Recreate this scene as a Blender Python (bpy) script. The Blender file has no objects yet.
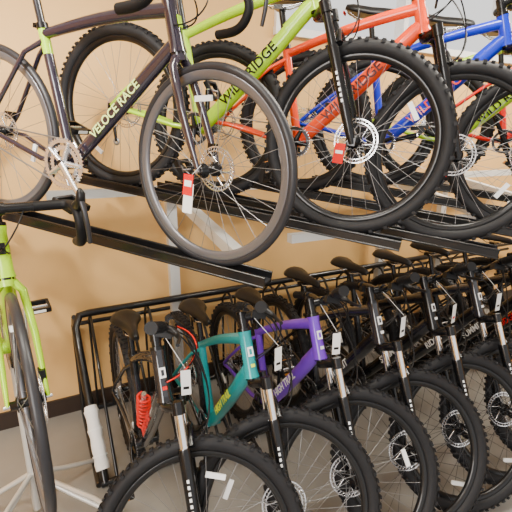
import bpy, math, random
from mathutils import Vector, Matrix
random.seed(4)
V=Vector
# ------------------------------------------------------------------ rack frame
RX=V((.89,.456,0)); NX=V((-.456,.89,0))
def W(r,n,z=0.0): 
    p=RX*r+NX*n; return V((p.x,p.y,z))
COL=bpy.context.scene.collection
# ------------------------------------------------------------------ materials
MATS={}
def mat(name,col,rough=.5,metal=0.,coat=0.,noise=0.,nscale=8.,bump=0.,spec=.5):
    if name in MATS: return MATS[name]
    m=bpy.data.materials.new(name); m.use_nodes=True
    nt=m.node_tree; b=nt.nodes['Principled BSDF']
    b.inputs['Base Color'].default_value=(*col,1); b.inputs['Roughness'].default_value=rough
    b.inputs['Metallic'].default_value=metal; b.inputs['Coat Weight'].default_value=coat
    b.inputs['Coat Roughness'].default_value=.05; b.inputs['Specular IOR Level'].default_value=spec
    tc=nt.nodes.new('ShaderNodeTexCoord'); n=nt.nodes.new('ShaderNodeTexNoise')
    n.inputs['Scale'].default_value=nscale; n.inputs['Detail'].default_value=4
    nt.links.new(tc.outputs['Object'],n.inputs['Vector'])
    if noise>0:
        r=nt.nodes.new('ShaderNodeMix'); r.data_type='RGBA'
        r.inputs['A'].default_value=(*[c*(1-noise) for c in col],1)
        r.inputs['B'].default_value=(*[min(1,c*(1+noise)) for c in col],1)
        nt.links.new(n.outputs['Fac'],r.inputs['Factor']); nt.links.new(r.outputs['Result'],b.inputs['Base Color'])
    if bump>0:
        bp=nt.nodes.new('ShaderNodeBump'); bp.inputs['Strength'].default_value=bump; bp.inputs['Distance'].default_value=.01
        nt.links.new(n.outputs['Fac'],bp.inputs['Height']); nt.links.new(bp.outputs['Normal'],b.inputs['Normal'])
    MATS[name]=m; return m
RUB=mat('tire_rubber',(.012,.012,.014),.6,noise=.3,nscale=60,spec=.3)
RUB2=mat('road_tire_rubber',(.022,.022,.026),.4,spec=.4)
RIMB=mat('rim_black',(.008,.008,.009),.3,.0,.2,spec=.3)
RIMG=mat('rim_grey',(.17,.17,.19),.3,.6)
SPK=mat('spoke_steel',(.32,.32,.33),.3,.8)
SPKB=mat('spoke_black',(.05,.05,.055),.35,.6)
SIL=mat('brushed_silver',(.82,.82,.84),.25,.9)
CHR=mat('chrome_stanchion',(.9,.9,.92),.10,1.)
BLK=mat('satin_black',(.004,.004,.005),.25,.0,.15,spec=.35)
BPL=mat('black_plastic',(.006,.006,.007),.4,spec=.3)
GRP=mat('grip_rubber',(.005,.005,.006),.55,spec=.25)
WHT=mat('white_plastic',(.9,.9,.9),.4)
PAP=mat('tag_paper',(.92,.92,.90),.7)
REDT=mat('tag_red',(.70,.008,.005),.6,spec=.2)
DGR=mat('dark_grey_paint',(.012,.013,.018),.15,.0,.8,spec=.4)
LIME=mat('lime_paint',(.42,.72,.0),.3,.0,.6,spec=.3)
ORG=mat('orange_paint',(.85,.055,.0),.3,.0,.6,spec=.3)
BLU=mat('blue_paint',(.0,.018,.50),.3,.0,.6,spec=.3)
TEAL=mat('teal_paint',(.0,.27,.29),.3,.0,.5,spec=.3)
PUR=mat('purple_paint',(.15,.03,.52),.3,.0,.5,spec=.3)
PLUM=mat('dark_plum_paint',(.020,.015,.030),.12,.15,1.,spec=.6)
RED=mat('red_paint',(.75,.010,.003),.35,.0,.3,spec=.3)
YEL=mat('yellow_decal',(.70,.85,.02),.5)
PLIM=mat('pale_lime_decal',(.72,.90,.28),.5)
DRD=mat('dark_red_decal',(.06,.002,.002),.5)
RACK=mat('rack_black_steel',(.006,.006,.007),.28,.0,.3,spec=.4)
POSTM=mat('rack_grey_steel',(.68,.68,.66),.45,.2)
FOAM=mat('foam_white',(.88,.87,.85),.8,bump=.3,nscale=30)
ORGR=mat('amber_reflector',(.8,.3,.03),.4)
STM=mat('stand_white_steel',(.62,.61,.58),.35,.3)
# ------------------------------------------------------------------ mesh builder
class MB:
    def __init__(s): s.v=[];s.f=[];s.m=[];s.mats=[];s.sm=[]
    def mi(s,m):
        if m not in s.mats: s.mats.append(m)
        return s.mats.index(m)
    def add(s,vs,fs,m,smooth=True):
        o=len(s.v); k=s.mi(m); s.v+= [tuple(p) for p in vs]
        for f in fs: s.f.append(tuple(i+o for i in f)); s.m.append(k); s.sm.append(smooth)
    def tube(s,pts,r,m,seg=8,asp=1.,closed=False,cap=True):
        pts=[V(p) for p in pts]; n=len(pts)
        rs=r if isinstance(r,(list,tuple)) else [r]*n
        def tan(i):
            if closed: return (pts[(i+1)%n]-pts[i-1]).normalized()
            return (pts[min(i+1,n-1)]-pts[max(i-1,0)]).normalized()
        t=tan(0); a=t.cross(V((0,1,0)))
        if a.length<.2: a=t.cross(V((1,0,0)))
        a.normalize(); vs=[]
        for i in range(n):
            t=tan(i); a=(a-t*a.dot(t)).normalized(); b=t.cross(a)
            for k in range(seg):
                q=2*math.pi*k/seg; o=(a*math.cos(q)+b*math.sin(q))*rs[i]; o.y*=asp
                vs.append(pts[i]+o)
        fs=[]
        for i in range(n if closed else n-1):
            j=(i+1)%n
            for k in range(seg):
                l=(k+1)%seg; fs.append((i*seg+k,i*seg+l,j*seg+l,j*seg+k))
        s.add(vs,fs,m)
        if cap and not closed:
            s.add(vs[:seg],[tuple(range(seg))],m,False); s.add(vs[-seg:],[tuple(range(seg))],m,False)
    def box(s,c,d,m,rot=None):
        c=V(c); vs=[]
        for x in(-.5,.5):
            for y in(-.5,.5):
                for z in(-.5,.5):
                    p=V((x*d[0],y*d[1],z*d[2]))
                    if rot is not None: p=rot@p
                    vs.append(c+p)
        s.add(vs,[(0,1,3,2),(4,6,7,5),(0,4,5,1),(2,3,7,6),(0,2,6,4),(1,5,7,3)],m,False)
    def rev(s,prof,m,seg=48,c=(0,0,0),closed=True,smooth=True):  # around Y axis; prof=(r,y)
        vs=[];n=len(prof);c=V(c)
        for i in range(seg):
            q=2*math.pi*i/seg
            for (r,y) in prof: vs.append(c+V((r*math.cos(q),y,r*math.sin(q))))
        fs=[]
        for i in range(seg):
            j=(i+1)%seg
            for k in range(n if closed else n-1):
                l=(k+1)%n; fs.append((i*n+k,i*n+l,j*n+l,j*n+k))
        s.add(vs,fs,m,smooth)
    def loft(s,secs,m):
        n=len(secs[0]);vs=[p for c in secs for p in c];fs=[]
        for i in range(len(secs)-1):
            for k in range(n):
                l=(k+1)%n; fs.append((i*n+k,i*n+l,(i+1)*n+l,(i+1)*n+k))
        s.add(vs,fs,m); s.add(secs[0],[tuple(range(n))],m); s.add(secs[-1],[tuple(range(n))],m)
    def mesh(s,name):
        me=bpy.data.meshes.new(name); me.from_pydata(s.v,[],s.f)
        for m in s.mats: me.materials.append(m)
        me.polygons.foreach_set('material_index',s.m); me.polygons.foreach_set('use_smooth',s.sm)
        import bmesh
        bm=bmesh.new(); bm.from_mesh(me); bmesh.ops.recalc_face_normals(bm,faces=bm.faces); bm.to_mesh(me); bm.free()
        me.update(); return me
def obj(name,me,parent=None,mx=None):
    o=bpy.data.objects.new(name,me); COL.objects.link(o)
    if parent: o.parent=parent
    if mx is not None: o.matrix_basis=mx
    return o
def empty(name,mx):
    e=bpy.data.objects.new(name,None); e.empty_display_size=.1; COL.objects.link(e); e.matrix_basis=mx; return e
def bez(p0,p1,p2,p3,n=12):
    p0,p1,p2,p3=map(V,(p0,p1,p2,p3)); o=[]
    for i in range(n+1):
        t=i/n; u=1-t; o.append(p0*u**3+p1*3*u*u*t+p2*3*u*t*t+p3*t**3)
    return o
CACHE={}
def cached(key,fn):
    if key not in CACHE: CACHE[key]=fn()
    return CACHE[key]
# ------------------------------------------------------------------ wheel
def wheel_mesh(kind,rear,spk):
    b=MB()
    if kind=='mtb':
        RM,rm=.342,.027; seg=72
        prof=[(RM+rm*math.cos(q),rm*math.sin(q)*1.0) for q in [2*math.pi*k/12 for k in range(12)]]
        b.rev(prof,RUB,seg)
        N=76
        for i in range(N):
            q=2*math.pi*i/N
            rot=Matrix.Rotation(-q,3,'Y')
            def P(r,y): return V((r*math.cos(q),y,r*math.sin(q)))
            for y0 in ((-.0075,.0075) if i%2 else (-.004,.012,-.014)):
                b.box(P(RM+rm+.0005,y0),(.006,.009,.013),RUB,rot)
            for sy in(-1,1):
                if (i+(sy>0))%2:
                    b.box(P(RM+rm*.72,sy*(.0225)),(.010,.008,.014),RUB,rot)
        rr=.318; hw=.0135; rmat=RIMB; ns=32; hubr=.026
        b.rev([(rr,hw),(rr-.004,hw+.001),(rr-.02,hw*.75),(rr-.024,0),(rr-.02,-hw*.75),(rr-.004,-hw-.001),(rr,-hw)],rmat,seg)
        ri=rr-.022
    else:
        RM,rm=.326,.0145; seg=80
        b.rev([(RM+rm*math.cos(q),rm*math.sin(q)) for q in [2*math.pi*k/10 for k in range(10)]],RUB2,seg)
        rr=.316; hw=.011
        b.rev([(rr,hw),(rr-.003,hw),(rr-.024,hw*.8),(rr-.031,0),(rr-.024,-hw*.8),(rr-.003,-hw),(rr,-hw)],RIMG,seg)
        ri=rr-.029; ns=28; hubr=.022
    for i in range(ns):
        side=1 if i%2 else -1
        q=2*math.pi*i/ns; d=(1 if (i//2)%2 else -1)*.9
        p0=V((hubr*math.cos(q+d),side*.028,hubr*math.sin(q+d))); p1=V((ri*math.cos(q),0,ri*math.sin(q)))
        b.tube([p0,p1],.00115,spk,3,cap=False)
    b.rev([(.006,-.05),(.014,-.05),(.014,-.034),(hubr+.003,-.031),(hubr+.003,-.026),(.015,-.022),(.015,.022),(hubr+.003,.026),(hubr+.003,.031),(.014,.034),(.014,.05),(.006,.05)],BLK,20)
    b.tube([(0,-.068,0),(0,.068,0)],.006,SIL,8)
    # disc rotor, left side
    y=.040; R=.088 if kind=='mtb' else .078
    for (ro,rn) in((R,R-.005),(R-.014,R-.018)):
        b.rev([(ro,y-.001),(ro,y+.001),(rn,y+.001),(rn,y-.001)],SIL,40,smooth=False)
    for i in range(36):
        q=2*math.pi*i/36
        b.tube([((R-.004)*math.cos(q),y,(R-.004)*math.sin(q)),((R-.015)*math.cos(q+.09),y,(R-.015)*math.sin(q+.09))],.0018,SIL,4)
    for i in range(6):
        q=2*math.pi*i/6
        b.tube([(.022*math.cos(q),y,.022*math.sin(q)),((R-.016)*math.cos(q+.5),y,(R-.016)*math.sin(q+.5))],.0034,SIL,4)
    b.rev([(.026,y-.002),(.026,y+.002),(.014,y+.002),(.014,y-.002)],BLK,24)
    # reflector
    for q in ((2.2,) if not rear else (.6,)):
        rot=Matrix.Rotation(-q,3,'Y'); b.box((ri*.80*math.cos(q),-.012,ri*.80*math.sin(q)),(.018,.008,.070),WHT,rot)
    if rear:
        for k in range(9):
            r=.056-.0036*k; yy=-.030-.0028*k
            b.rev([(r,yy),(r,yy-.0016),(.012,yy-.0016),(.012,yy)],SIL,28,smooth=False)
    return b.mesh('wheel_'+kind)
# ------------------------------------------------------------------ common parts
def saddle_mesh():
    b=MB(); secs=[]
    for x,w,h,z in((-.135,.035,.010,.012),(-.128,.062,.018,.010),(-.10,.074,.024,.006),(-.06,.068,.024,.002),(-.01,.042,.022,0),(.05,.026,.021,0),(.10,.021,.019,-.001),(.135,.017,.015,-.004),(.148,.009,.008,-.008)):
        secs.append([V((x,w*math.cos(q),z+h*math.sin(q)*(1 if math.sin(q)>0 else .75)-(abs(math.cos(q))**3)*.014)) for q in [2*math.pi*k/14 for k in range(14)]])
    b.loft(secs,BPL)
    for s in(-1,1): b.tube([(-.11,s*.035,-.012),(-.06,s*.022,-.04),(.03,s*.022,-.04),(.11,s*.008,-.014)],.0035,SIL,6)
    b.box((-.01,0,-.042),(.04,.055,.018),BLK)
    b.box((-.142,0,-.01),(.006,.05,.012),REDT)
    return b.mesh('saddle')
def crank_mesh(kind):
    b=MB(); R=.068 if kind=='mtb' else .092
    rings=((R,-.047),) if kind=='mtb' else ((R,-.050),(R*.72,-.044))
    for (r,y) in rings:
        b.rev([(r,y-.0015),(r,y+.0015),(r-.014,y+.0015),(r-.014,y-.0015)],SIL if kind=='road' else SPKB,48,smooth=False)
        nt=int(r*500)
        for i in range(nt):
            q=2*math.pi*i/nt; b.box(((r+.002)*math.cos(q),y,(r+.002)*math.sin(q)),(.006,.002,.005),SIL,Matrix.Rotation(-q,3,'Y'))
    for i in range(5):
        q=2*math.pi*i/5+.3; b.tube([(0,-.05,0),((R-.008)*math.cos(q),-.05,(R-.008)*math.sin(q))],[.014,.008],SIL if kind=='road' else BLK,6)
    b.tube([(0,-.066,0),(0,.066,0)],.016,BLK,12)
    a=V((math.cos(-.5),0,math.sin(-.5)))*.172
    for s in(-1,1):
        p=a*(-s)
        b.tube([(0,s*.062,0),(p.x*.5,s*.070,p.z*.5),(p.x,s*.076,p.z)],[.016,.012,.013],SIL if kind=='road' else BLK,8,asp=.6)
        c=V((p.x,s*.135,p.z)); b.tube([(p.x,s*.076,p.z),(p.x,s*.175,p.z)],.007,SIL,8)
        for dx in(-.04,.04): b.box(c+V((dx,0,0)),(.012,.09,.022),BPL)
        for dy in(-.042,.042): b.box(c+V((0,dy,0)),(.09,.012,.020),BPL)
        for dx in(-.044,.044): b.box(c+V((dx*1.05,0,0)),(.004,.05,.012),WHT if kind=='road' else ORGR)
    return b.mesh('crankset')
def drivetrain(b,RH,BB,R):
    y=-.045
    for sg in(1,-1):
        b.tube([(BB[0],y,BB[1]+sg*R),(RH[0],y,RH[1]+(.035 if sg>0 else -.035))],.0035,SPK,5)
    b.box((RH[0]+.0,-.060,RH[1]-.045),(.03,.03,.045),BLK)
    b.tube([(RH[0],-.05,RH[1]-.05),(RH[0]+.02,-.05,RH[1]-.15)],[.010,.008],BLK,8,asp=.6)
    for zz,xx in((-.075,.004),(-.15,.02)):
        b.rev([(.018,-.047),(.018,-.043),(.004,-.043),(.004,-.047)],SPK,16,c=(RH[0]+xx,-.004,RH[1]+zz))
# ------------------------------------------------------------------ bikes
def make_bike(name,kind,mx,main,accent,text_m,stan=None,steer=0.,seat=.93,word='TRAIL RIDER',spk=None,shock=None,bars_tag=True,hub_tag=False,grip=None,spin=0.,lower=None,forkc=None,htx=0.,tsize=None):
    E=empty(name,mx); spk=spk or SPKB; grip=grip or GRP; lower=lower or BLK; stan=stan or CHR; forkc=forkc or (main,accent)
    if kind=='mtb':
        hz=.37; RH=(-.435,hz); FH=(.685,hz); BB=(0,.33); ha=math.radians(68); off=.045
        crown=.475; hb,ht=.505,.63+htx; sa=math.radians(73.5); stl=.42
    else:
        hz=.341; RH=(-.41,hz); FH=(.60,hz); BB=(0,.272); ha=math.radians(73); off=.045
        crown=.37; hb,ht=.39,.55; sa=math.radians(73.5); stl=.50
    ax=V((-math.cos(ha),0,math.sin(ha))); pf=V((math.sin(ha),0,math.cos(ha)))
    hub=V((FH[0],0,FH[1])); P0=hub-pf*off
    HB=P0+ax*hb; HT=P0+ax*ht
    bb=V((BB[0],0,BB[1])); rh=V((RH[0],0,RH[1])); sd=V((-math.cos(sa),0,math.sin(sa))); ST=bb+sd*stl
    S=Matrix.Translation(P0)@Matrix.Rotation(steer,4,ax)@Matrix.Translation(-P0)
    b=MB()
    dtr=.032 if kind=='mtb' else .026
    d0=bb+V((.012,0,.012)); d1=HB+ax*.028-pf*.006
    n=8; pts=[];rs=[]
    for i in range(n+1):
        t=i/n; p=d0.lerp(d1,t)+V((0,0,-1))*(.018*math.sin(math.pi*t) if kind=='mtb' else 0)*.5
        pts.append(p); rs.append(dtr*(.92+.12*math.sin(math.pi*t)))
    b.tube(pts,rs,main,12,asp=.82)
    t0=ST-sd*.03; t1=HT-ax*.03-pf*.004
    pts=[t0.lerp(t1,i/8)+V((0,0,.014*math.sin(math.pi*i/8))) for i in range(9)]
    b.tube(pts,[(.018+.006*i/8) for i in range(9)],main,12,asp=.95)
    b.tube([bb,ST-sd*.10],[.020,.0185],main,12); b.tube([ST-sd*.10,ST],[.0185,.019],accent,12)
    b.tube([HB-ax*.003,HB+ax*.02,HT-ax*.02,HT],[.030,.0255,.024,.0265],main,14)
    b.tube([HT,HT+ax*.012],.026,BLK,14); b.tube([HB-ax*.010,HB-ax*.003],.026,BLK,14)
    b.tube([bb+V((0,-.037,0)),bb+V((0,.037,0))],.024,main,14)
    for s in(-1,1):
        b.tube([bb+V((-.03,s*.018,0)),bb+V((-.12,s*.038,.002)),rh+V((.10,s*.058,-.004)),rh+V((0,s*.066,0))],[.013,.011,.010,.009],main,8)
        b.tube([ST-sd*.055+V((-.005,s*.010,0)),ST-sd*.055+V((-.07,s*.034,-.045)),rh+V((.06,s*.058,.075)),rh+V((0,s*.066,.01))],[.010,.009,.009,.009],accent if kind=='mtb' else main,8)
        b.box(rh+V((0,s*.066,0)),(.035,.008,.04),BLK)
    if kind=='mtb':
        b.tube([d0.lerp(d1,.80),d0.lerp(d1,.97)],[dtr*1.03,dtr*.99],accent,12,asp=.83)
    Rh=Matrix.Rotation(math.pi/2-ha,3,'Y').inverted()
    b.box(HB.lerp(HT,.55)+pf*.0255,(.003,.022,.036),WHT if kind=='mtb' else accent,Rh)
    if kind=='mtb': 
        b.box(HB.lerp(HT,.55)+pf*.0272,(.003,.010,.020),main,Rh)
        b.box(HB.lerp(HT,.25)+pf*.0275,(.003,.016,.012),text_m,Rh)
    sp=bb+sd*((seat-.05-bb.z)/sd.z)
    b.tube([ST,sp],.0145,BLK if kind=='mtb' else DGR,10); b.tube([ST-sd*.012,ST+sd*.008],.022,BLK,10)
    b.box(ST+V((-.024,0,-.002)),(.012,.03,.016),BLK)
    b.box(rh+V((.03,.05,.07)),(.05,.02,.03),BLK)
    if shock:
        a=bb+V((.02,0,.09)); c=bb+V((.075,0,.30))
        b.tube([a,c],.012,SIL,10); b.tube([a,a.lerp(c,.3)],.018,BLK,10)
        u=(c-a).normalized(); e1=u.cross(V((0,1,0))).normalized(); e2=V((0,1,0)); pts=[]
        for i in range(97):
            t=i/96; q=t*8*2*math.pi; pts.append(a.lerp(c,.08+.84*t)+(e1*math.cos(q)+e2*math.sin(q))*.027)
        b.tube(pts,.0058,shock,6)
    drivetrain(b,RH,BB,.066 if kind=='mtb' else .09)
    obj('frame',b.mesh('bike_frame'),E)
    # ---- lettering
    cu=bpy.data.curves.new('decal','FONT'); cu.body=word; cu.size=tsize or (.056 if kind=='mtb' else .044); cu.extrude=.0006; cu.offset=.0007; cu.align_x='CENTER'; cu.align_y='CENTER'
    cu.materials.append(text_m); X=(d1-d0).normalized()
    Z=V((0,-1,0)); Y=Z.cross(X); o=obj('lettering',cu,E)
    c=d0.lerp(d1,.47)+Z*(dtr*.86+.0012)+V((0,0,-.008 if kind=='mtb' else 0))
    M=Matrix((X,Y,Z)).transposed().to_4x4(); M.translation=c; o.matrix_basis=M
    # ---- wheels
    wk=(kind,False,spk.name); wr=(kind,True,spk.name)
    obj('front_wheel',cached(wk,lambda:wheel_mesh(kind,False,spk)),E,S@Matrix.Translation(hub)@Matrix.Rotation(spin,4,'Y'))
    obj('rear_wheel',cached(wr,lambda:wheel_mesh(kind,True,spk)),E,Matrix.Translation(rh)@Matrix.Rotation(spin*1.7,4,'Y'))
    obj('crankset',cached('crank'+kind,lambda:crank_mesh(kind)),E,Matrix.Translation(bb)@Matrix.Rotation(spin*.6,4,'Y'))
    obj('saddle',cached('saddle',saddle_mesh),E,Matrix.Translation(V((sp.x,0,seat))))
    # ---- fork + cockpit (steered)
    b=MB()
    if kind=='mtb':
        for s in(-1,1):
            Y=V((0,s*.066,0))
            b.tube([hub+Y+ax*.30,hub+Y+ax*(crown+.02)],.0165,stan,12)
            b.tube([hub+Y-ax*.012,hub+Y+ax*.03,hub+Y+ax*.10,hub+Y+ax*.335,hub+Y+ax*.35],[.013,.018,.0205,.0225,.021],lower,12)
            b.box(hub+Y-ax*.002,(.03,.018,.03),lower)
            b.tube([hub+Y+ax*(crown-.012),hub+Y+ax*(crown+.030)],.022,BLK,12)
            for k in range(6):
                b.box(hub+V((-.002,s*.0885,0))+ax*(.15+.020*k),(.008,.001,.011),WHT,Matrix.Rotation(-(math.pi/2-ha),3,'Y'))
        A=[hub+V((0,y,0))+ax*(.35+.058*math.cos(y/.066*math.pi/2))+pf*.024 for y in(-.066,-.05,-.025,0,.025,.05,.066)]
        b.tube(A,[.014,.012,.011,.011,.011,.012,.014],lower,8)
        C=[hub+V((0,y,0))+ax*(crown+.008)-pf*(.045*(1-abs(y)/.066)**.7) for y in(-.066,-.045,-.02,0,.02,.045,.066)]
        b.tube(C,[.018,.019,.021,.022,.021,.019,.018],BLK,10)
        b.box(hub+V((-.035,.06,.075)),(.035,.022,.055),BLK)
    else:
        for s in(-1,1):
            c0=P0+ax*crown
            pts=[c0+V((0,s*.018,0)),c0-ax*.03+V((0,s*.040,0)),c0.lerp(hub,.45)+V((0,s*.052,0))-pf*.004,c0.lerp(hub,.75)+V((0,s*.054,0))-pf*.004,hub+V((0,s*.056,0))]
            b.tube(pts[:4],[.018,.018,.016,.0135],forkc[0],10,asp=.7); b.tube(pts[2:],[.0155,.0132,.009],forkc[1],10,asp=.7)
        b.tube([P0+ax*(crown-.01),P0+ax*(crown+.02)],.026,forkc[0],12)
        b.box(hub+V((-.03,.05,.06)),(.03,.02,.045),BLK)
    b.tube([HT+ax*.010,HT+ax*.075],.0175,BLK,12); b.tube([HT+ax*.030,HT+ax*.072],.0205,BLK,12)
    so=HT+ax*.052
    if kind=='mtb':
        bc=so+pf*.055+V((0,0,.004)); b.tube([so,bc],[.018,.017],BLK,10); b.tube([bc+V((0,-.025,0)),bc+V((0,.025,0))],.021,BLK,12)
        def hbp(y): 
            a=abs(y); rise=.022*min(1,max(0,(a-.05)/.10)); return bc+V((-.04*max(0,a-.06)/.3,y,rise+.01*max(0,a-.15)))
        ys=[-.34+.68*i/24 for i in range(25)]
        b.tube([hbp(y) for y in ys],[.0155 if abs(y)<.05 else .0125 for y in ys],BLK,10)
        for s in(-1,1):
            g=[hbp(s*y) for y in(.205,.208,.26,.30,.335,.345)]
            b.tube(g,[.0180,.0180,.0165,.0175,.0180,.0195],grip,12)
            for k in range(8): 
                p=hbp(s*(.225+.013*k)); b.tube([p-V((0,.002,0)),p+V((0,.002,0))],.0190,grip,10)
            p=hbp(s*.185); b.tube([p-V((0,.009,0)),p+V((0,.009,0))],.018,BLK,10)
            b.tube([p+V((.01,0,0)),p+V((.045,0,-.012)),p+V((.058,s*.03,-.022)),p+V((.060,s*.12,-.034))],[.012,.011,.006,.006],BPL,8)
            b.tube([p+V((.0,-s*.01,0)),p+V((.02,-s*.055,-.01))],.010,BLK,8)
            b.box(p+V((.005,-s*.035,-.022)),(.05,.035,.025),BPL)
            for k in range(2):
                st=p+V((.02+.01*k,-s*(.05+.01*k),-.01)); en=HT.lerp(HB,.6)+V((.02,-s*.028,0)) if k else hub+ax*.36+V((0,-s*.05 if s>0 else .05,0))+pf*.02
                b.tube(bez(st,st+V((.10+.03*k,-s*.07,-.01)),en+V((.13-.04*k,s*.02,.06)),en,14),.0030,shock if (shock and k and s>0) else BPL,5,cap=False)
    else:
        bc=so+pf*.095-V((0,0,.012)); b.tube([so,bc],[.018,.016],BLK,10); b.tube([bc+V((0,-.022,0)),bc+V((0,.022,0))],.020,BLK,12)
        b.tube([bc+V((0,-.10,0)),bc,bc+V((0,.10,0))],.0155,BLK,10)
        for s in(-1,1):
            pts=[bc+V((0,s*.10,0)),bc+V((0,s*.185,0)),bc+V((.015,s*.205,0)),bc+V((.06,s*.21,-.002)),bc+V((.088,s*.212,-.025)),bc+V((.092,s*.215,-.06)),bc+V((.07,s*.218,-.10)),bc+V((.03,s*.222,-.125)),bc+V((-.05,s*.226,-.135))]
            P=[]
            for i in range(len(pts)-1):
                for k in range(3): P.append(pts[i].lerp(pts[i+1],k/3))
            P.append(pts[-1]); 
            for _ in range(2): P=[P[0]]+[(P[i-1]+P[i]*2+P[i+1])/4 for i in range(1,len(P)-1)]+[P[-1]]
            b.tube(P,.0160,GRP,12)
            h=bc+V((.085,s*.212,-.005))
            b.tube([h+V((-.03,0,.002)),h+V((.02,0,.014)),h+V((.05,0,.030)),h+V((.062,0,.052)),h+V((.050,0,.060))],[.017,.018,.017,.015,.010],BPL,10,asp=.85)
            b.tube([h+V((.055,0,.035)),h+V((.072,s*.004,.0)),h+V((.066,s*.010,-.05)),h+V((.055,s*.014,-.10))],[.009,.008,.008,.007],SPKB,8)
            en=HT.lerp(HB,.5)+V((.02,-s*.02,0))
            b.tube(bez(bc+V((.01,s*.07,-.01)),bc+V((.09,s*.04,-.06)),en+V((.10,0,.0)),en,12),.0027,BPL,5,cap=False)
    obj('fork_and_handlebar',b.mesh('fork_and_handlebar'),E,S)
    # ---- tags
    if bars_tag:
        t=MB(); z0=HT.z+.03
        x=HT.x+.10; y=.06+random.uniform(-.02,.05); sw=random.uniform(-.35,.35)
        R=Matrix.Rotation(sw,3,'Z')
        t.tube([(HT.x+.03,y*.3,z0+.03),(x,y,z0-.07)],.001,WHT,4); t.box((x,y,z0-.125),(.0012,.034,.095),PAP,R)
        t.box((x+.001,y,z0-.145),(.0012,.020,.010),BLK if random.random()<.5 else REDT,R)
        obj('price_tag',t.mesh('price_tag'),E)
    if hub_tag:
        t=MB(); p=hub+V((-.035,-.085,0))
        t.tube([hub+V((0,-.07,.02)),p+V((0,0,-.03))],.001,WHT,4)
        if kind=='mtb':
            t.box(p+V((0,0,-.05)),(.040,.0015,.075),REDT); t.box(p+V((0,-.001,-.045)),(.028,.0015,.012),PAP)
        else:
            t.box(p+V((0,0,-.05)),(.036,.0015,.07),REDT); t.box(p+V((.003,.002,-.095)),(.036,.0015,.10),PAP); t.box(p+V((0,-.001,-.045)),(.026,.0015,.02),PAP)
        obj('price_tag',t.mesh('price_tag'),E)
    return E,FH
def heading_mx(fwd,point,local_pt):
    x=fwd.normalized(); y=V((0,0,1)).cross(x).normalized(); z=x.cross(y)
    M=Matrix((x,y,z)).transposed().to_4x4(); M.translation=point-(M.to_3x3()@V(local_pt)); return M
# ------------------------------------------------------------------ lower row
lowr=[x-.055 for x in [.374,.734,1.034,1.36,1.70,2.04,2.38,2.72,3.06,3.40]]
lowr[1]-=.02
cfg=[(DGR,BLK,RED,dict(shock=RED,seat=.87,stan=CHR,word='RIDGE LINE')),
     (TEAL,TEAL,YEL,dict(seat=.87,stan=CHR,word='HIGH TRAIL')),
     (PUR,PUR,WHT,dict(seat=.88,stan=CHR,word='HIGH TRAIL')),
     (DGR,BLK,WHT,dict(seat=.95,stan=CHR,word='SUMMIT')),
     (BLK,DGR,WHT,dict(seat=.97,stan=CHR,word='SUMMIT')),
     (DGR,BLK,WHT,dict(seat=.98,stan=CHR,word='RIDGE')),
     (BLK,BLK,WHT,dict(seat=1.0,stan=CHR,word='SUMMIT')),
     (BLK,DGR,RED,dict(seat=1.0,stan=CHR,word='RIDGE')),
     (DGR,BLK,WHT,dict(seat=1.0,stan=CHR,word='SUMMIT')),
     (BLK,DGR,WHT,dict(seat=1.0,stan=BLK,word='SUMMIT'))]
for i,(r,(a,c,t,kw)) in enumerate(zip(lowr,cfg)):
    mx=heading_mx(-NX,W(r,1.09,0.004),(.685,0,0))
    make_bike('mountain_bike','mtb',mx,a,c,t,steer=math.radians(73+random.uniform(-2,2)),spin=random.uniform(0,6),spk=SPK if i<3 else SPKB,htx=.05,tsize=.05,**kw)
# ------------------------------------------------------------------ upper row
def plane(n): return 1.30+.18*(n-1.4)
hf=RX*.66-NX*.752; UF=V((hf.x,hf.y,-.135)).normalized()
up=[(.515,1.44,-.045,'road',PLUM,LIME,PLIM,dict(steer=math.radians(-12),word='VELOCE RACE',seat=.97,forkc=(PLUM,PLUM))),
    (1.11,1.42,.025,'mtb',LIME,LIME,BLK,dict(word='WILD RIDGE')),
    (1.55,1.30,-.01,'mtb',ORG,ORG,DRD,dict(word='WILD RIDGE',steer=math.radians(4))),
    (2.05,1.28,-.01,'mtb',BLU,BLU,ORG,dict(word='WILD RIDGE')),
    (2.52,1.25,0,'mtb',LIME,LIME,BLK,dict(word='WILD RIDGE')),
    (3.0,1.25,0,'mtb',RED,RED,BLK,dict(word='WILD RIDGE'))]
rack=empty('two_tier_bike_rack',Matrix.Identity(4))
for i,(r,n,dz,k,a,c,t,kw) in enumerate(up):
    fx=.60 if k=='road' else .685
    zt=plane(n)+dz
    mx=heading_mx(UF,W(r,n,zt+.004),(fx,0,0))
    make_bike('road_bike' if k=='road' else 'mountain_bike',k,mx,a,c,t,spin=.5+i*1.1,spk=SPK,bars_tag=False,hub_tag=True,stan=BLK,**kw)
    b=MB()
    y=V((0,0,1)).cross(UF).normalized(); zz=UF.cross(y); o=W(r,n,zt)
    def P(x,yy,z): return o+UF*x+y*yy+zz*z
    def bar(x0,x1,y0,y1,z0,z1,m=RACK):
        vs=[P(x,yy,z) for x in(x0,x1) for yy in(y0,y1) for z in(z0,z1)]
        b.add(vs,[(0,1,3,2),(4,6,7,5),(0,4,5,1),(2,3,7,6),(0,2,6,4),(1,5,7,3)],m,False)
    x0,x1=-1.42,.26
    bar(x0,x1,-.036,.036,-.006,.0); bar(x0,x1,-.040,-.034,-.012,.022); bar(x0,x1,.034,.040,-.012,.022)
    for yy in(-.038,.038):
        for z in(.022,-.012): b.tube([P(x0,yy,z),P(x1,yy,z)],.005,RACK,8)
    obj('wheel_tray',b.mesh('wheel_tray'),rack)
b=MB()
R3=Matrix((RX,NX,V((0,0,1)))).transposed()
b.box(W(2.45,1.62,plane(1.62)-.066),(2.9,.04,.04),POSTM,R3); b.box(W(2.0,2.50,plane(2.50)-.075),(3.9,.045,.05),POSTM,R3)
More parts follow.
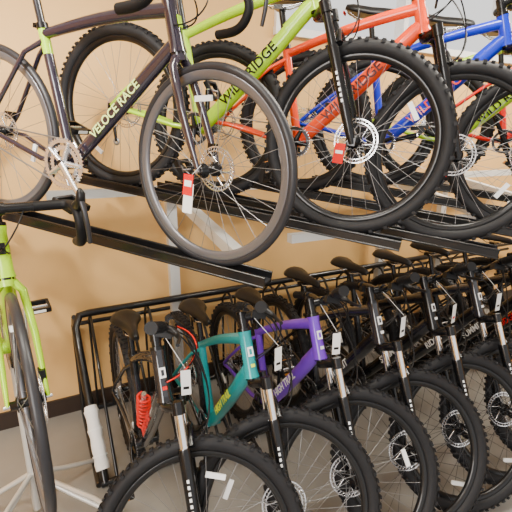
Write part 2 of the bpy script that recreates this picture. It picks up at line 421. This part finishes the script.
for r in(.74,2.495,3.175):
    b.box(W(r,2.608,.70),(.062,.05,1.40),POSTM,R3); b.box(W(r,2.608,.006),(.12,.08,.012),POSTM,R3)
    ang=math.atan(.18); Rt=R3@Matrix.Rotation(ang,3,'X')
    b.box(W(r,2.10,plane(2.10)-.108),(.05,1.05,.055),POSTM,Rt)
obj('posts_and_beams',b.mesh('posts_and_beams'),rack)
# ------------------------------------------------------------------ floor rack
fr=empty('floor_bike_rack',Matrix.Identity(4)); b=MB()
r0,r1=.115,4.3
path=[W(r0+.03,1.96,.02),W(r0+.01,2.28,.40),W(r0,2.50,.66),W(r0+.03,2.545,.715),W(r0+.08,2.55,.72),W(r1,2.55,.72)]
b.tube(path,.022,RACK,10)
b.tube([W(r0,2.66,.62),W(r1,2.66,.62)],.014,RACK,8)
b.tube([W(r0+.01,1.96,.02),W(r1,1.96,.02)],.018,RACK,8); b.tube([W(r0+.01,2.66,.02),W(r1,2.66,.02)],.018,RACK,8)
b.tube([W(r0,2.66,.02),W(r0,2.66,.62)],.016,RACK,8); b.tube([W(r0,2.55,.71),W(r0,2.66,.62)],.014,RACK,8)
b.tube([W(r0,1.96,.02),W(r0,2.66,.02)],.016,RACK,8)
for r in lowr:
    for d in(-.115,.115):
        b.tube([W(r+d,1.96,.02),W(r+d,2.28,.40),W(r+d,2.52,.69),W(r+d,2.58,.70),W(r+d,2.655,.62)],.009,RACK,7)
        b.tube([W(r+d,2.655,.62),W(r+d,2.66,.02)],.008,RACK,6)
obj('tube_frame',b.mesh('tube_frame'),fr)
b=MB(); a,c=W(r0+.028,2.0,.07),W(r0+.014,2.21,.32)
b.tube([a.lerp(c,i/10) for i in range(11)],[.034+.003*math.sin(i*2.3) for i in range(11)],FOAM,14)
for i in(2,6,9):
    p=a.lerp(c,i/10); b.tube([p,p+(c-a)*.03],.038,PAP,14)
obj('foam_padding',b.mesh('foam_padding'),fr)
# ------------------------------------------------------------------ lime road bike on display stand
LF=V((.56,-.83,0)); lift=.585
mx=heading_mx(LF,V((-.700,1.16,lift)),(.60,0,0))
make_bike('road_bike','road',mx,LIME,BLK,BLK,spin=.3,spk=SPK,bars_tag=False,hub_tag=False,word='VELOCE',seat=.97,steer=0.,forkc=(LIME,LIME))
st=empty('bike_display_stand',Matrix.Identity(4)); b=MB()
bbp=mx@V((0,0,.272)); hx=LF.normalized(); sy=V((0,0,1)).cross(hx)
base=V((bbp.x,bbp.y,0))
b.tube([base+V((0,0,.02)),base+V((0,0,bbp.z-.06))],.018,STM,12)
b.tube([bbp+V((0,0,-.06))-hx*.06,bbp+V((0,0,-.045)),bbp+V((0,0,-.06))+hx*.06],.015,BLK,10)
for s,f in((1,.9),(-1,.9),(1,-.5),(-1,-.5)):
    e=base+sy*s*.34+hx*.34*f
    b.tube([base+V((0,0,.22)),base.lerp(e,.4)+V((0,0,.13)),e+V((0,0,.016))],.012,STM,10); b.tube([e+V((0,0,.0)),e+V((0,0,.03))],.018,BPL,10)
for s in(-1,1): b.tube([base+V((0,0,.22)),base+sy*s*.2+hx*.34+V((0,0,.24)),base+sy*s*.24+hx*.46+V((0,0,.26))],.011,STM,8)
obj('stand_frame',b.mesh('stand_frame'),st)
# ------------------------------------------------------------------ room
WALL=mat('tan_wall_paint',(.74,.45,.17),.6,noise=.05,nscale=3,bump=.05,spec=.3)
FLOOR=mat('grey_concrete_floor',(.27,.26,.24),.35,noise=.18,nscale=4,bump=.05)
CEIL=mat('ceiling_white',(.85,.84,.82),.8,noise=.03)
BASE=mat('dark_baseboard',(.03,.018,.013),.4)
TRIM=mat('white_trim',(.85,.85,.84),.5)
def slab(name,r0,r1,n0,n1,z0,z1,m):
    b=MB(); b.box((0,0,0),(r1-r0,n1-n0,z1-z0),m)
    M=R3.to_4x4(); M.translation=W((r0+r1)/2,(n0+n1)/2,(z0+z1)/2); return obj(name,b.mesh(name),None,M)
WN=2.72; H=3.1
slab('floor',-2.6,6.6,-3.4,WN+.12,-.1,0,FLOOR)
slab('ceiling',-2.6,6.6,-3.4,WN+.12,H,H+.1,CEIL)
b=MB(); wr0,wr1,wz0,wz1=1.55,6.0,2.40,2.98
for (a,c,z0,z1) in((-2.5,6.5,0,wz0),(-2.5,6.5,wz1,H),(-2.5,wr0,wz0,wz1),(wr1,6.5,wz0,wz1)):
    b.box(((a+c)/2,WN+.06,(z0+z1)/2),(c-a,.12,z1-z0),WALL)
obj('wall_back',b.mesh('wall_back'),None,R3.to_4x4())
slab('wall_left',-2.6,-2.5,-3.4,WN,0,H,WALL); slab('wall_right',6.5,6.6,-3.4,WN,0,H,WALL)
slab('baseboard_back',-2.5,6.5,WN-.016,WN,0,.11,BASE)
b=MB()
for z in(wz0,wz1): b.box(((wr0+wr1)/2,WN+.02,z),(wr1-wr0+.06,.12,.05),TRIM)
k=wr0
while k<wr1+.01: b.box((k,WN+.02,(wz0+wz1)/2),(.045,.10,wz1-wz0),TRIM); k+=(wr1-wr0)/4
obj('window_1',b.mesh('window_1'),None,R3.to_4x4())
LAMP=bpy.data.materials.new('fluorescent_tube'); LAMP.use_nodes=True
pb=LAMP.node_tree.nodes['Principled BSDF']; pb.inputs['Emission Color'].default_value=(1,.95,.87,1); pb.inputs['Emission Strength'].default_value=8
for (r,n,en) in((-.6,1.0,55),(1.6,1.0,75),(3.6,1.4,130)):
    b=MB(); b.box((0,0,0),(1.3,.22,.06),TRIM)
    for y in(-.05,.05): b.box((0,y,-.04),(1.2,.03,.03),LAMP)
    M=R3.to_4x4(); M.translation=W(r,n,H-.03); f=obj('ceiling_light',b.mesh('ceiling_light'),None,M)
    L=bpy.data.lights.new('fixture_light','AREA'); L.shape='RECTANGLE'; L.size=1.3; L.size_y=.25; L.energy=en; L.color=(1,.93,.80)
    lo=bpy.data.objects.new('fixture_light',L); COL.objects.link(lo); lo.parent=f; lo.location=(0,0,-.08)
# added spot with an invented fixture, brightens the upper-left bikes
b=MB(); b.tube([(0,0,0),(0,0,-.16)],.01,TRIM,8); sl=W(-.9,1.0,H)
dr=(V((-1.1,2.0,1.9))-(sl+V((0,0,-.2)))).normalized()
b.tube([V((0,0,-.17))-dr*.07,V((0,0,-.17))+dr*.08],[.035,.05],TRIM,16,cap=False)
tl=obj('added_spotlight',b.mesh('added_spotlight'),None,Matrix.Translation(sl))
L=bpy.data.lights.new('spot','SPOT'); L.energy=200; L.spot_size=1.0; L.spot_blend=.9; L.shadow_soft_size=.06; L.color=(1,.97,.92)
lo=bpy.data.objects.new('spot',L); COL.objects.link(lo); lo.parent=tl; lo.location=V((0,0,-.17))+dr*.09; lo.rotation_euler=dr.to_track_quat('-Z','Y').to_euler()
# shop-front daylight
L=bpy.data.lights.new('storefront_daylight','AREA'); L.shape='RECTANGLE'; L.size=2.4; L.size_y=1.8; L.energy=270; L.color=(1,.98,.95)
lo=bpy.data.objects.new('storefront_daylight',L); COL.objects.link(lo); lo.location=(-2.0,-1.6,2.1)
d=V((-.3,2.2,1.2))-lo.location; lo.rotation_euler=d.to_track_quat('-Z','Y').to_euler()
w=bpy.data.worlds.new('world'); bpy.context.scene.world=w; w.use_nodes=True
w.node_tree.nodes['Background'].inputs[0].default_value=(1,.98,.96,1); w.node_tree.nodes['Background'].inputs[1].default_value=1.4
# ------------------------------------------------------------------ camera
c=bpy.data.cameras.new('camera'); c.sensor_width=36; c.lens=30.2; c.clip_start=.02
co=bpy.data.objects.new('camera',c); COL.objects.link(co); co.location=(0,0,1.7); co.rotation_euler=(math.radians(75),0,0)
bpy.context.scene.camera=co
